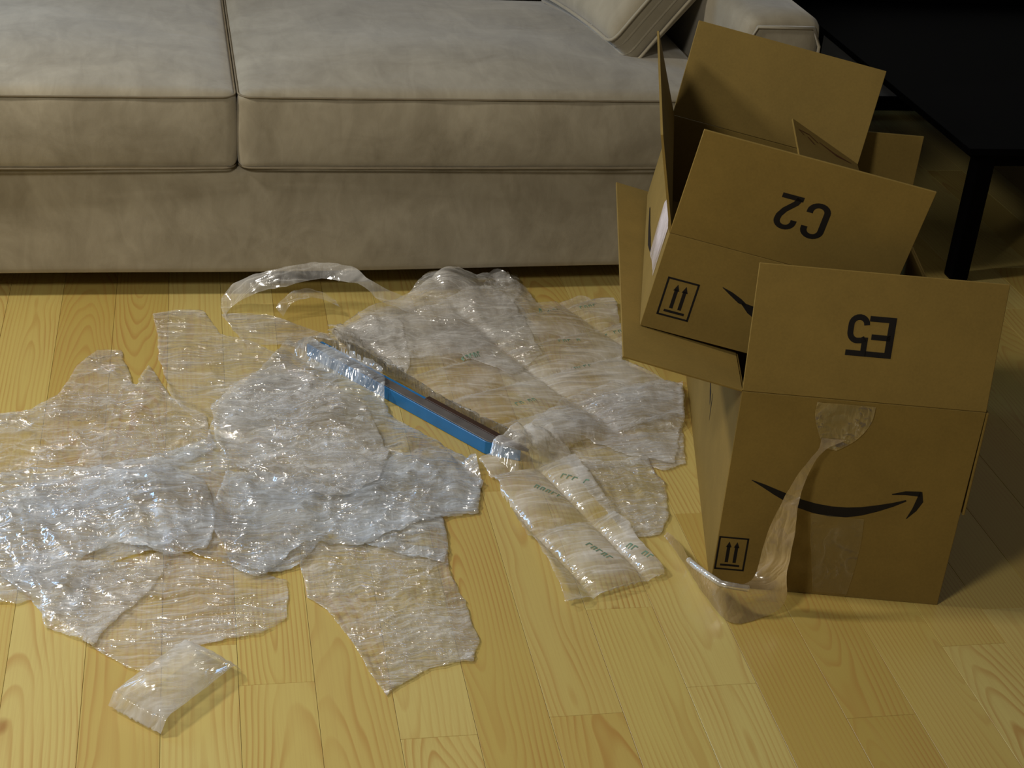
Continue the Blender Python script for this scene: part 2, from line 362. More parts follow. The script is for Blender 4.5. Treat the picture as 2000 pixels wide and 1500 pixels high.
# ------------------------------------------------------------------ floor
floor = from_bm('floor', box_bm(-4, 5, -1.0, 4.70, -.06, -.0155), DARK)
tag(floor, kind='structure')
PW = 0.1175
X0 = -0.19
fixed = {8: [1.858], 10: [1.761], 7: [2.071, 1.62], 4: [1.780], 2: [1.925], 0: [2.041, 2.9], 1: [2.55], 3: [2.7], 5: [2.9, 1.55], 6: [2.45], 9: [2.35], 11: [2.2]}
rng = random.Random(3)
for k in range(-9, 30):
    xa, xb = X0 + PW * k, X0 + PW * (k + 1)
    js = list(fixed.get(k, [1.5 + rng.uniform(0, .8)]))
    lo, hi = min(js), max(js)
    while hi < 4.5:
        hi += rng.uniform(.5, 1.25)
        if hi < 4.5: js.append(hi)
    while lo > 1.5:
        lo -= rng.uniform(.5, .95)
        if lo > 1.35: js.append(lo)
    js = sorted(js)
    ends = [1.2] + js + [4.69]
    for a, b in zip(ends[:-1], ends[1:]):
        if b - a < .02: continue
        cx, cy = (xa + xb) / 2, (a + b) / 2
        g = .00025
        bm = box_bm(xa - cx + g, xb - cx - g, a - cy + g * .7, b - cy - g * .7, -.0155, rng.uniform(-.0002, 0), .00045, 1)
        p = from_bm('plank', bm, PINE, floor)
        p.location = (cx, cy, 0)
        p.color = (rng.random(), rng.random(), rng.random(), 1)
        ov = {(7, 0): (.30, .40, .95), (5, 0): (.35, .55, .90), (10, 0): (.02, .8, .8), (8, 1): (.72, .35, .10), (9, 0): (.05, .3, .55), (9, 1): (.05, .6, .45), (2, 0): (.45, .3, .6), (8, 0): (.66, .5, .3), (-1, 1): (.1, .5, .85), (0, 0): (.6, .5, .75), (1, 0): (.62, .45, .35)}
        near = [q for q in ends if 1.5 < q < 2.95]
        if (k, 0) in ov and near and b <= near[0] + .001 and b > 1.6: p.color = (*ov[(k, 0)], 1)
        if (k, 1) in ov and near and abs(a - near[0]) < .001: p.color = (*ov[(k, 1)], 1)
# floor in front of the laid boards, behind the viewer
bm = bmesh.new()
for k in range(-30, 42):
    t = box_bm(X0 + PW * k + .0005, X0 + PW * (k + 1) - .0005, -1.0, 1.199, -.0155, 0, .0007, 1)
    me_ = bpy.data.meshes.new('t'); t.to_mesh(me_); t.free(); bm.from_mesh(me_); bpy.data.meshes.remove(me_)
o = from_bm('plank_field', bm, PINE, floor); o['kind'] = 'stuff'; o.color = (.4, .5, .5, 1)

# ------------------------------------------------------------------ back wall
WALLM = plain('wall_paint', (.50, .52, .54), .8, .2, 6, .03)
wall = from_bm('wall_back', box_bm(-4, 5, 4.70, 4.82, -.06, 2.6), WALLM); tag(wall, kind='structure')
bb = from_bm('baseboard_back', box_bm(-4, 5, 4.682, 4.70, 0, .045, .003), BLACK); tag(bb, kind='structure')

# ------------------------------------------------------------------ sofa
SY = 3.301
sofa = empty('sofa', (0.08, SY + .6, .018))
sofa.rotation_euler.z = R(1.0)
tag(sofa, 'long beige microfibre sofa with boxy seat cushions and low dark gap underneath', 'sofa')
def sp(name, bm, mat, smooth=True, parent=None):
    o = from_bm(name, bm, mat, parent or sofa, smooth)
    if parent is None: o.location = (-.08, -SY - .6, 0)
    return o
def moved(bm, v):
    bmesh.ops.translate(bm, verts=bm.verts[:], vec=Vector(v)); return bm
def base_fn(p):
    q = p.copy()
    q.y -= .006 * math.sin(p.x * 4 + 1) * (1 if p.y < 0 else 0)
    return q
sp('base', moved(round_box(1.29, .575, .130, .016, 26, base_fn), (.105, SY + .585, .169)), SUEDE)
def cushion(hx, hy, hz, seed):
    def fn(p):
        u, v, t = p.x / hx, p.y / hy, p.z / hz
        q = p.copy()
        e = max(0, 1 - u ** 4) * max(0, 1 - abs(v) ** 3)
        n = noise.noise(Vector((p.x * 3.2 + seed, p.y * 3.2, 0)))
        q.z += (.030 * e + .010 * n * e) * (1 if t > 0 else 0) * abs(t)
        side = max(0, 1 - t * t)
        if v < -.6: q.y -= .012 * side * max(0, 1 - u ** 6) + .004 * noise.noise(Vector((p.x * 9 + seed, 3, p.z * 5)))
        q.x += math.copysign(.008 * side, u) if abs(u) > .9 else 0
        return q
    return fn
CH = .090
for (xa, xb, seed) in ((-1.06, .071, 3.1), (.079, 1.195, 9.7)):
    hx = (xb - xa) / 2
    cz, cy = .297 + CH, SY + .385
    c = sp('seat_cushion', moved(round_box(hx, .395, CH, .022, 36, cushion(hx, .395, CH, seed)), ((xa + xb) / 2, cy, cz)), SUEDE)
    for zz in (cz + CH - .010, cz - CH + .008):
        r_, pts = .03, []
        X_, Y_ = hx + .001, .396
        for (sx, sy, a0) in ((1, -1, -90), (1, 1, 0), (-1, 1, 90), (-1, -1, 180)):
            for s in range(6):
                an = R(a0 + s * 18)
                pts.append(((xa + xb) / 2 + sx * (X_ - r_) + r_ * math.cos(an), cy + sy * (Y_ - r_) + r_ * math.sin(an), zz + .003 * noise.noise(Vector((sx, sy, seed)))))
        # add points along the long front side so it follows the cushion
        full = []
        for i_ in range(len(pts)):
            a, b = Vector(pts[i_]), Vector(pts[(i_ + 1) % len(pts)])
            n_ = max(1, int((b - a).length / .06))
            for j in range(n_):
                q = a.lerp(b, j / n_)
                if q.y < cy - .3:
                    u = (q.x - (xa + xb) / 2) / hx
                    q.y -= .0035 * max(0, 1 - u ** 6)
                full.append(q)
        link('piping', tube_mesh('piping', full, .0024, 6, True), SUEDE_SEAM, c, True)
# back cushions
for (xa, xb, seed) in ((-1.06, .078, 1.1), (.086, 1.195, 5.2)):
    hx = (xb - xa) / 2
    b = round_box(hx, .11, .23, .05, 14)
    bmesh.ops.rotate(b, verts=b.verts[:], cent=(0, 0, 0), matrix=Matrix.Rotation(R(-14), 3, 'X'))
    sp('back_cushion', moved(b, ((xa + xb) / 2, SY + .93, .70)), SUEDE)
sp('back_rest', moved(round_box(1.29, .07, .40, .04, 12), (.105, SY + 1.13, .46)), SUEDE)
# arms
for (xa, xb) in ((1.205, 1.40), (-1.27, -1.07)):
    def arm_fn(p):
        q = p.copy(); q.z += .012 * max(0, 1 - (p.x / .1) ** 2) * (1 if p.z > 0 else 0); return q
    a = sp('armrest', moved(round_box((xb - xa) / 2, .60, .305, .035, 16, arm_fn), ((xa + xb) / 2, SY + .59, .352)), SUEDE)
    y_ = SY - .0105
    pr_ = [(xb - .012, y_, .06), (xb - .010, y_, .60), (xb - .03, y_, .643), (xa + .03, y_, .643), (xa + .010, y_, .60), (xa + .010, y_, .06)]
    link('piping', tube_mesh('piping', pr_, .004, 6), SUEDE, a, True)
for lx in (-1.2, 1.3):
    for ly in (SY + .08, SY + 1.08):
        sp('leg', box_bm(lx - .03, lx + .03, ly - .03, ly + .03, -.018, .05, .004), BLACK, False)

# throw pillow leaning against the right arm
def pil_fn(p):
    u, v = p.x / .26, p.y / .26
    e = max(0, 1 - u ** 2) * max(0, 1 - v ** 2)
    q = p.copy(); q.z = p.z * (1 + 1.0 * e ** .6)
    q.x *= 1 - .04 * (1 - v * v); q.y *= 1 - .04 * (1 - u * u)
    return q
tp = from_bm('throw_pillow', round_box(.26, .26, .055, .03, 26, pil_fn), SUEDE2, None, True)
tag(tp, 'light beige square throw pillow leaning in the corner against the sofa arm', 'pillow')
# local frame: corner (-.26,-.26) stands on the seat; x runs to the back left along the seat, y rises toward the arm
ex_ = Vector((-.22, .97, 0.0)).normalized()
ey_ = Vector((.62, .02, .66)); ey_ = (ey_ - ex_ * ey_.dot(ex_)).normalized()
en_ = ex_.cross(ey_)
if en_.x > 0: en_ = -en_
corner = Vector((1.000, 3.535, .523))
ctr = corner + ex_ * .26 + ey_ * .26
mt = Matrix((ex_, ey_, ex_.cross(ey_))).transposed().to_4x4(); mt.translation = ctr
tp.matrix_world = mt
for s in (-1, -.35, .35, 1):
    X_ = .262 if abs(s) > .5 else .258
    pts = []
    for (sx, sy, a0) in ((1, -1, -90), (1, 1, 0), (-1, 1, 90), (-1, -1, 180)):
        for q in range(5):
            an = R(a0 + q * 22.5)
            pts.append((sx * (X_ - .03) + .03 * math.cos(an), sy * (X_ - .03) + .03 * math.sin(an), s * .044))
    full = []
    for i_ in range(len(pts)):
        a, b = Vector(pts[i_]), Vector(pts[(i_ + 1) % len(pts)])
        for j in range(8 if (b - a).length > .1 else 1):
            q = a.lerp(b, j / 8)
            f_ = 1 - .04 * (1 - (q.y / .26) ** 2) if abs(q.x) > .2 and abs(q.y) < .25 else 1
            g_ = 1 - .04 * (1 - (q.x / .26) ** 2) if abs(q.y) > .2 and abs(q.x) < .25 else 1
            full.append(Vector((q.x * f_, q.y * g_, q.z)))
    link('piping', tube_mesh('piping', full, .004, 6, True), SUEDE2, tp, True)

# ------------------------------------------------------------------ low black table
tb = empty('coffee_table', (1.885, 3.40, 0))
tag(tb, 'low black coffee table with square legs standing right of the sofa', 'table')
def tpart(name, x0, x1, y0, y1, z0, z1, bev=.003):
    return from_bm(name, box_bm(x0 - 1.885, x1 - 1.885, y0 - 3.40, y1 - 3.40, z0, z1, bev), BLACK, tb)
tpart('table_top', 1.838, 3.1, 3.325, 4.675, .352, .370, .002)
tpart('wall_cover_strip', 1.86, 3.1, 4.655, 4.674, .3705, .42, .002)  # added strip that keeps the wall behind the table black
tpart('apron', 1.935, 3.05, 3.365, 3.385, .31, .3515)
tpart('apron', 1.90, 1.92, 3.404, 4.579, .31, .3515)
tpart('apron', 3.06, 3.08, 3.404, 4.579, .31, .3515)
tpart('apron', 1.949, 3.049, 4.60, 4.62, .31, .3515)
for (x, y) in ((1.885, 3.355), (3.05, 3.355), (1.90, 4.58), (3.05, 4.58)):
    tpart('leg', x, x + .048, y, y + .048, 0, .3515, .006)

# ------------------------------------------------------------------ boxes
T = .004
def frame_ink(name, parent, O, U, V, polys, mat=INK, out=.0024):
    """flat print: polygons in panel coordinates (metres along U and V) lying on the card"""
    O, U, V = Vector(O), Vector(U).normalized(), Vector(V).normalized()
    Nn = U.cross(V)
    b = bmesh.new()
    for poly in polys:
        vs = [b.verts.new(O + U * p[0] + V * p[1] + Nn * out) for p in poly]
        try: b.faces.new(vs)
        except ValueError: pass
    me = bpy.data.meshes.new(name); b.to_mesh(me); b.free()
    return link(name, me, mat, parent)

def stroke(pts, w):
    """polyline -> list of quads with mitred joints; w a number or a list of widths"""
    pts = [Vector((*p, 0)) if len(p) == 2 else Vector(p) for p in pts]
    n = len(pts)
    ws = w if isinstance(w, (list, tuple)) else [w] * n
    L_, R_ = [], []
    for i in range(n):
        d1 = (pts[i] - pts[i - 1]).normalized() if i else None
        d2 = (pts[i + 1] - pts[i]).normalized() if i < n - 1 else None
        if d1 is None: d1 = d2
        if d2 is None: d2 = d1
        t = (d1 + d2).normalized()
        nn = Vector((-t.y, t.x, 0))
        k = ws[i] / 2 / max(.5, nn.dot(Vector((-d1.y, d1.x, 0))))
        L_.append(pts[i] + nn * k); R_.append(pts[i] - nn * k)
    return [[tuple(q)[:2] for q in (L_[i], R_[i], R_[i + 1], L_[i + 1])] for i in range(n - 1)]

def arc(cx, cy, rx, ry, a0, a1, n=10):
    return [(cx + rx * math.cos(R(a0 + (a1 - a0) * i / n)), cy + ry * math.sin(R(a0 + (a1 - a0) * i / n))) for i in range(n + 1)]

def glyph(ch):
    """condensed bold figures in a 1 x 2 cell, stroke .27"""
    s = .27; h = s / 2
    if ch == 'E': return stroke([(1, h), (h, h), (h, 2 - h), (1, 2 - h)], s) + stroke([(h, 1.02), (.85, 1.02)], s)
    if ch == '5': return stroke([(.95, 2 - h), (h, 2 - h), (h + .0, 1.08)], s) + stroke([(h, 1.14), (.3, 1.24)] + arc(.5, .86, .36, .40, 100, 0, 8) + arc(.5, .5, .36, .365, 0, -180, 10), s)
    if ch == 'C': return stroke([(1 - h, 1.38)] + arc(.5, 1.5, .365, .365, 0, 180, 12) + arc(.5, .5, .365, .365, 180, 360, 12) + [(1 - h, .62)], s)
    if ch == '2': return stroke([(h, 1.38)] + arc(.5, 1.5, .365, .365, 180, 0, 12) + [(.84, 1.25), (.68, .9), (.3, .42), (.2, h)], s) + stroke([(h - .1, h), (1, h)], s)

def put(polys, ox, oy, sx, sy, rot180=False):
    out = []
    for p in polys:
        q = []
        for (x, y) in p:
            if rot180: x, y = 1 - x, 2 - y
            q.append((ox + x * sx, oy + y * sy))
        out.append(q)
    return out

def up_symbol(x0, y0, w, h):
    lw = w * .065
    P = stroke([(x0, y0), (x0 + w, y0)], lw) + stroke([(x0 + w, y0 - lw / 2), (x0 + w, y0 + h + lw / 2)], lw) + stroke([(x0 + w, y0 + h), (x0, y0 + h)], lw) + stroke([(x0, y0 + h + lw / 2), (x0, y0 - lw / 2)], lw)
    P += stroke([(x0 + w * .16, y0 + h * .13), (x0 + w * .84, y0 + h * .13)], lw * 1.3)
    for cx in (.36, .64):
        c = x0 + w * cx
        P += stroke([(c, y0 + h * .22), (c, y0 + h * .74)], w * .115)
        P += [[(c - w * .10, y0 + h * .70), (c + w * .10, y0 + h * .70), (c, y0 + h * .88)]]
    return P

def smile(pts, widths): return stroke(pts, widths)

TAPE = film('packing_tape', (.62, .47, .24), .24, .9, 1.3, 1.2, .18)
TAPE2 = film('torn_tape', (.50, .36, .17), .78, .55, .9, 1.0, .22)
CLEAR_TAPE = film('clear_tape', (.5, .4, .22), .07, .6, 1.3, .4, .22)

def sheet_strip(name, rows, mat, parent, sub=5, wob=.0012, seed=0):
    """a ribbon through pairs of edge points, smoothly interpolated"""
    def cr(p0, p1, p2, p3, t):
        return .5 * ((2 * p1) + (-p0 + p2) * t + (2 * p0 - 5 * p1 + 4 * p2 - p3) * t * t + (-p0 + 3 * p1 - 3 * p2 + p3) * t ** 3)
    A = [Vector(r[0]) for r in rows]; B = [Vector(r[1]) for r in rows]
    out = []
    n = len(A)
    for i in range(n - 1):
        for s in range(sub):
            t = s / sub
            g = lambda P: cr(P[max(i - 1, 0)], P[i], P[i + 1], P[min(i + 2, n - 1)], t)
            out.append((g(A), g(B)))
    out.append((A[-1], B[-1]))
    m = 8
    verts, faces = [], []
    for i, (a, b) in enumerate(out):
        for j in range(m + 1):
            p = a.lerp(b, j / m)
            d = noise.noise_vector(p * 45 + Vector((seed, 0, 0))) * wob
            if p.z < .004: d.z = abs(d.z)
            verts.append(p + d)
    for i in range(len(out) - 1):
        for j in range(m):
            k = i * (m + 1) + j
            faces.append((k, k + 1, k + m + 2, k + m + 1))
    me = bpy.data.meshes.new(name); me.from_pydata(verts, [], faces)
    return link(name, me, mat, parent, True)

# --- E5 box, open, standing on the floor
BX, BY, BYAW, BW, BD, BH = .86886, 2.12463, -.225738, .40207, .78, .39078
ex = Vector((math.cos(BYAW), math.sin(BYAW), 0)); ey = Vector((-math.sin(BYAW), math.cos(BYAW), 0)); ez = Vector((0, 0, 1))
O5 = Vector((BX, BY, 0))
b5 = empty('cardboard_box', (0, 0, 0))
tag(b5, 'large open cardboard box standing on the floor, front flap printed E5', 'box')
hT = T / 2
def panel(name, O, U, V, w, h, parent, mat=CARD): return from_bm(name, slab_bm(O, U, V, w, h, T), mat, parent)
front = panel('front_panel', O5 + ey * hT, ex, ez, BW, BH, b5)
panel('back_panel', O5 + ey * (BD - hT), ex, ez, BW, BH, b5)
left = panel('side_panel', O5 + ex * hT + ey * (T + .0004), ey, ez, BD - 2 * T - .001, BH, b5)
panel('side_panel', O5 + ex * (BW - hT) + ey * (T + .0004), ey, ez, BD - 2 * T - .001, BH, b5)
panel('bottom_panel', O5 + ex * (T + .0004) + ey * (T + .0004) + ez * (hT + .001), ex, ey, BW - 2 * T - .001, BD - 2 * T - .001, b5)
a5 = .18386
u5 = ez * math.cos(a5) + ey * math.sin(a5)
FO = O5 + ez * (BH + .0006) + ey * hT
flapE5 = panel('flap', FO, ex, u5, BW, .2166, b5)
flapE5['label'] = 'upright front flap printed E5'
al = .21432
ul = -ex * math.cos(al) + ez * math.sin(al)
panel('flap', O5 + ez * (BH + .0006) + ex * .0, ul, ey, .2068, BD, b5)
ub = ez * math.cos(-.05) + ey * math.sin(-.05)
panel('flap', O5 + ez * (BH + .0006) + ey * (BD - hT), ex, ub, BW, .205, b5)
# right flap folded down against the outside of the box
ur = (-ez * math.cos(R(.7)) + ex * math.sin(R(.7)))
panel('flap', O5 + ex * (BW + hT + .001) + ez * (BH - .001), ur, ey, .2, BD, b5)
def polyflip(P, W): return P
# print on the front panel (outward normal is -ey = ex x ez)
sm = [(.0406, .2230), (.0620, .2140), (.0850, .2030), (.1100, .1920), (.1290, .1845), (.1550, .1780), (.1830, .1745), (.2100, .1752), (.2344, .1800), (.2600, .1885), (.2850, .1985), (.3060, .2090)]
wd = [.001, .0065, .0115, .0155, .0175, .0195, .0205, .0200, .0170, .0130, .0080, .0030]
P = smile(sm, wd)
P += stroke([(.2800, .2190), (.3020, .2240), (.3270, .2245)], [.002, .0075, .010]) + stroke([(.3275, .2290), (.3285, .2100), (.3230, .1920), (.3130, .1730)], [.004, .0125, .0085, .001])
frame_ink('arrow_logo', front, O5, ex, ez, P, out=.0004)
frame_ink('handling_symbol', front, O5, ex, ez, up_symbol(.0040, .0370, .0490, .0660), out=.0004)
P = put(glyph('E'), .1890, .0765, .0430, .0345, True) + put(glyph('5'), .1555, .0765, .0350, .0352, True)
frame_ink('printed_code', flapE5, FO - ey * 0, ex, u5, P, out=.0024)
# arrow tip printed on the left side panel (outward normal -ex)
P = stroke([(.395, .205), (.358, .187), (.345, .172)], [.004, .016, .004]) + stroke([(.330, .205), (.326, .180), (.322, .150)], [.003, .007, .002])
P = [[(BD - x, y) for (x, y) in q] for q in P]
frame_ink('arrow_logo', left, O5 + ey * BD, -ey, ez, P, out=.0004)
# clear tape still stuck to the front, and the torn strip hanging off it
def face_pt(x, z, off=.0015): return O5 + ex * x + ez * z - ey * off
rows = [(face_pt(.222, .384), face_pt(.124, .384)), (face_pt(.218, .350), face_pt(.126, .352)), (face_pt(.200, .318), face_pt(.140, .320)), (face_pt(.172, .296), face_pt(.148, .298))]
sheet_strip('tape_piece', rows, TAPE, front, 6, .0014, 2)
rows = [(face_pt(.242, .165), face_pt(.150, .168)), (face_pt(.246, .11), face_pt(.160, .11)), (face_pt(.244, .05), face_pt(.172, .05)), (face_pt(.240, .006), face_pt(.180, .006))]
sheet_strip('tape_piece', rows, CLEAR_TAPE, front, 6, .0009, 5)
RIB = [((1.0480, 2.0808, 0.3170), (1.0080, 2.0898, 0.3180)), ((1.0091, 2.0801, 0.2954), (1.0012, 2.084, 0.2973)), ((0.9893, 2.0765, 0.2522), (0.9745, 2.0799, 0.2556)), ((0.9775, 2.0638, 0.1996), (0.9507, 2.075, 0.1985)), ((0.9741, 2.0492, 0.1474), (0.9325, 2.069, 0.1358)), ((0.9673, 2.0353, 0.089), (0.9254, 2.0655, 0.0696)), ((0.9700, 2.0290, 0.0250), (0.9062, 2.048, 0.060)), ((0.9327, 2.0216, 0.003), (0.8781, 2.0416, 0.056)), ((0.8705, 2.0139, 0.003), (0.8586, 2.0507, 0.055)), ((0.8479, 2.0993, 0.003), (0.8298, 2.1144, 0.05)), ((0.8384, 2.1891, 0.003), (0.834, 2.2036, 0.034)), ((0.8266, 2.2741, 0.003), (0.8328, 2.2782, 0.010))]
sheet_strip('torn_tape_strip', RIB, TAPE2, front, 6, .0016, 9)

# added glossy tube to catch a highlight where the tape turns
lip = [(.905, 2.040, .052), (.880, 2.043, .056), (.8586, 2.0530, .056), (.845, 2.080, .054), (.8330, 2.112, .050), (.829, 2.14, .044)]
link('highlight_tube', tube_mesh('highlight_tube', lip, .0058, 12), film('highlight_film', (.85, .83, .78), .35, .35, 1.4, 1.6, .15), front, True)
# --- C2 box, shallower, tipped over and sunk into the first one
Z2 = [0.73115, 2.28835, 0.42797, -0.277935, 0.164848, 0.004505, 0.383136, 0.602438, 0.180608, 0.192704, -0.104023, 0.300857, 0.188608]
M2 = Matrix.Rotation(Z2[3], 3, 'Z') @ Matrix.Rotation(Z2[4], 3, 'Y') @ Matrix.Rotation(Z2[5], 3, 'X')
a2, b2, c2 = (M2.col[i].copy() for i in range(3))
OO = Vector(Z2[:3]) + c2 * .004
W2, D2, H2 = Z2[6], Z2[7], Z2[8] - .004
bx = empty('cardboard_box', (0, 0, 0))
tag(bx, 'tilted open cardboard box resting on top of the front box, flap printed C2', 'box')
bx['group'] = 'opened cardboard boxes'; b5['group'] = 'opened cardboard boxes'
f2 = panel('front_panel', OO + b2 * hT, a2, c2, W2, H2, bx)
panel('back_panel', OO + b2 * (D2 - hT), a2, c2, W2, H2, bx)
l2 = panel('side_panel', OO + a2 * hT + b2 * (T + .0004), b2, c2, D2 - 2 * T - .001, H2, bx)
panel('side_panel', OO + a2 * (W2 - hT) + b2 * (T + .0004), b2, c2, D2 - 2 * T - .001, H2, bx)
panel('bottom_panel', OO + a2 * (T + .0004) + b2 * (T + .0004) + c2 * hT, a2, b2, W2 - 2 * T - .001, D2 - 2 * T - .001, bx)
uf = c2 * math.cos(Z2[10]) + b2 * math.sin(Z2[10])
FO2 = OO + c2 * (H2 + .0006) + b2 * hT
flapC2 = panel('flap', FO2, a2, uf, W2, Z2[9], bx); flapC2['label'] = 'raised front flap printed C2'
ug = c2 * math.cos(Z2[11]) + b2 * math.sin(Z2[11])
panel('flap', OO + c2 * (H2 + .0006) + b2 * (D2 - hT), a2, ug, W2, Z2[12], bx)
# left flap, slightly twisted: the front edge stands steeper than the back edge
fb = OO + c2 * (H2 + .0006) + a2 * hT
vf = (c2 * math.cos(.3716) - a2 * math.sin(.3716)) * .1700
vb = (c2 * math.cos(.4624) - a2 * math.sin(.4624)) * .1718
bmf = bmesh.new(); grid = []
for s_ in (-hT, hT):
    for i_ in range(7):
        vv = vf.lerp(vb, i_ / 6); nn_ = b2.cross(vv).normalized()
        grid.append([bmf.verts.new(fb + b2 * ((D2 - .002) * i_ / 6) + vv * t_ + nn_ * s_) for t_ in (0, .5, 1)])
for o1 in (0, 7):
    for i_ in range(6):
        for t_ in (0, 1): bmf.faces.new((grid[o1 + i_][t_], grid[o1 + i_ + 1][t_], grid[o1 + i_ + 1][t_ + 1], grid[o1 + i_][t_ + 1]))
for i_ in range(6):
    for t_ in (0, 2): bmf.faces.new((grid[i_][t_], grid[i_ + 1][t_], grid[i_ + 8][t_], grid[i_ + 7][t_]))
for i_ in (0, 6):
    for t_ in (0, 1): bmf.faces.new((grid[i_][t_], grid[i_][t_ + 1], grid[i_ + 7][t_ + 1], grid[i_ + 7][t_]))
from_bm('flap', bmf, CARD, bx)
q = 1.2232
right_flap = panel('flap', OO + c2 * (H2 + .0012) + a2 * (W2 - hT) + b2 * .006, b2, c2 * math.cos(q) - a2 * math.sin(q), D2 - .012, .163, bx)
qf = b2; uq = c2 * math.cos(1.2232) - a2 * math.sin(1.2232)
RUST = plain('rust_print_and_shade', (.10, .035, .012), .7, .2)
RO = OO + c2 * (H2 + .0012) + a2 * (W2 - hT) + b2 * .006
P = stroke([(.562, .02), (.545, .06), (.552, .10)], [.002, .012, .004]) + stroke([(.54, .105), (.556, .125), (.545, .148)], .005) + stroke([(.515, .115), (.535, .130)], .005) + stroke([(.53, .140), (.545, .152)], .004)  # long streak paints the back edge's shade, short strokes are reddish print
frame_ink('print_and_edge_shade', right_flap, RO, b2, uq, P, RUST, .0024)
frame_ink('handling_symbol', f2, OO - c2 * .004, a2, c2, up_symbol(.0222, .0345, .0520, .0690), out=.0004)
P = stroke([(.1130, .1112), (.1300, .1040), (.1480, .0950), (.1600, .0905)], [.001, .0065, .009, .004]) + stroke([(.1530, .0920), (.1700, .0845), (.1900, .0765), (.2200, .068), (.2500, .067)], [.004, .016, .0185, .020, .02])
frame_ink('arrow_logo', f2, OO - c2 * .004, a2, c2, P, out=.0004)
P = put(glyph('C'), .1995, .0560, .0390, .0330, True) + put(glyph('2'), .1535, .0600, .0370, .0320, True)
frame_ink('printed_code', flapC2, FO2, a2, uf, P, out=.0024)
# tape end and arrow stroke on its left side
def l2pt(y, z, off=.0016): return OO - c2 * .004 + b2 * y + c2 * z - a2 * off
rows = [(l2pt(.03, .176), l2pt(.03, .085)), (l2pt(.10, .177), l2pt(.11, .075)), (l2pt(.17, .172), l2pt(.18, .060)), (l2pt(.21, .150), l2pt(.20, .072))]
STICK = film('pale_tape', (.95, .85, .85), .75, .6, 1.5, .35, .25)
sheet_strip('tape_piece', rows, STICK, l2, 5, .0008, 3)
P = [[(D2 - x, y) for (x, y) in qq] for qq in stroke([(.46, .035), (.36, .038), (.27, .045), (.20, .056)], [.004, .010, .016, .004])]
frame_ink('arrow_logo', l2, OO - c2 * .004 + b2 * D2, -b2, c2, P, out=.0012)

# ------------------------------------------------------------------ long slim blue box under the wrap
BLUE = plain('blue_card', (.015, .16, .42), .35, .5, 30, .1)
GREY = plain('dark_grey_card', (.11, .10, .095), .5, .4, 30, .15)
BROWN = plain('dark_brown_card', (.045, .022, .014), .5, .4, 30, .2)
sa, sb = Vector((.222, 3.010, 0)), Vector((.560, 2.560, 0))
sd = (sb - sa).normalized(); sn = Vector((-sd.y, sd.x, 0))   # sn points away from the viewer
if sn.y < 0: sn = -sn
SL = (sb - sa).length
sl = empty('slim_box', sa)
tag(sl, 'long slim blue box with dark grey top lying diagonally among the plastic wrap', 'box')
HB, DB = .030, .034
def prism(name, pts_lo, z0, z1, mat):
    b = bmesh.new()
    lo = [b.verts.new(Vector((*p, z0))) for p in pts_lo]; hi = [b.verts.new(Vector((*p, z1))) for p in pts_lo]
    b.faces.new(lo[::-1]); b.faces.new(hi)
    for i in range(len(lo)):
        j = (i + 1) % len(lo); b.faces.new((lo[i], lo[j], hi[j], hi[i]))
    bmesh.ops.bevel(b, geom=b.edges[:], offset=.0008, segments=1, affect='EDGES')
    return from_bm(name, b, mat, sl)
def L2(s, n): v = sd * s + sn * n; return (v.x, v.y)
prism('body', [L2(0, 0), L2(SL - .03, 0), L2(SL + .035, DB), L2(.012, DB)], .001, HB - .0005, BLUE)
prism('top_panel', [L2(.002, .001), L2(SL - .028, .001), L2(SL + .030, DB - .010), L2(.012, DB - .010)], HB, HB + .0025, GREY)
prism('dark_edge', [L2(SL * .60, DB - .0095), L2(SL + .020, DB - .0095), L2(SL + .050, DB + .006), L2(SL * .60, DB + .004)], HB - .004, HB + .0035, BROWN)

# ------------------------------------------------------------------ plastic: sheets draped over one another
GX0, GX1, GY0, GY1, GS = -.75, 1.25, 1.65, 3.60, .005
nx, ny = int(round((GX1 - GX0) / GS)) + 1, int(round((GY1 - GY0) / GS)) + 1
gx = GX0 + GS * np.arange(nx); gy = GY0 + GS * np.arange(ny)
GXX, GYY = np.meshgrid(gx, gy, indexing='ij')
TOP = np.full((nx, ny), .0012)
nrg = np.random.RandomState(11)
def vnoise(x, y, seed):
    xi = np.floor(x).astype(int); yi = np.floor(y).astype(int)
    fx = x - xi; fy = y - yi
    fx = fx * fx * (3 - 2 * fx); fy = fy * fy * (3 - 2 * fy)
    def h(a, b):
        v = np.sin(a * 127.1 + b * 311.7 + seed * 74.7) * 43758.5453
        return v - np.floor(v)
    return (h(xi, yi) * (1 - fx) + h(xi + 1, yi) * fx) * (1 - fy) + (h(xi, yi + 1) * (1 - fx) + h(xi + 1, yi + 1) * fx) * fy
def ridged(x, y, seed, oct_=3):
    s, a, f = 0, 1, 1
    for o_ in range(oct_):
        s = s + a * (1 - np.abs(2 * vnoise(x * f + 5 * o_, y * f, seed + o_) - 1)); a *= .5; f *= 2.1
    return s / 1.75
def sdf(poly, X, Y):
    """signed distance, positive inside"""
    P_ = np.array(poly); n = len(P_)
    d = np.full(X.shape, 1e9); inside = np.zeros(X.shape, bool)
    for i in range(n):
        a, b = P_[i], P_[(i + 1) % n]
        e = b - a
        t = np.clip(((X - a[0]) * e[0] + (Y - a[1]) * e[1]) / (e @ e), 0, 1)
        d = np.minimum(d, np.hypot(X - a[0] - t * e[0], Y - a[1] - t * e[1]))
        c_ = ((a[1] > Y) != (b[1] > Y)) & (X < (b[0] - a[0]) * (Y - a[1]) / (b[1] - a[1] + 1e-12) + a[0])
        inside ^= c_
    return np.where(inside, d, -d)
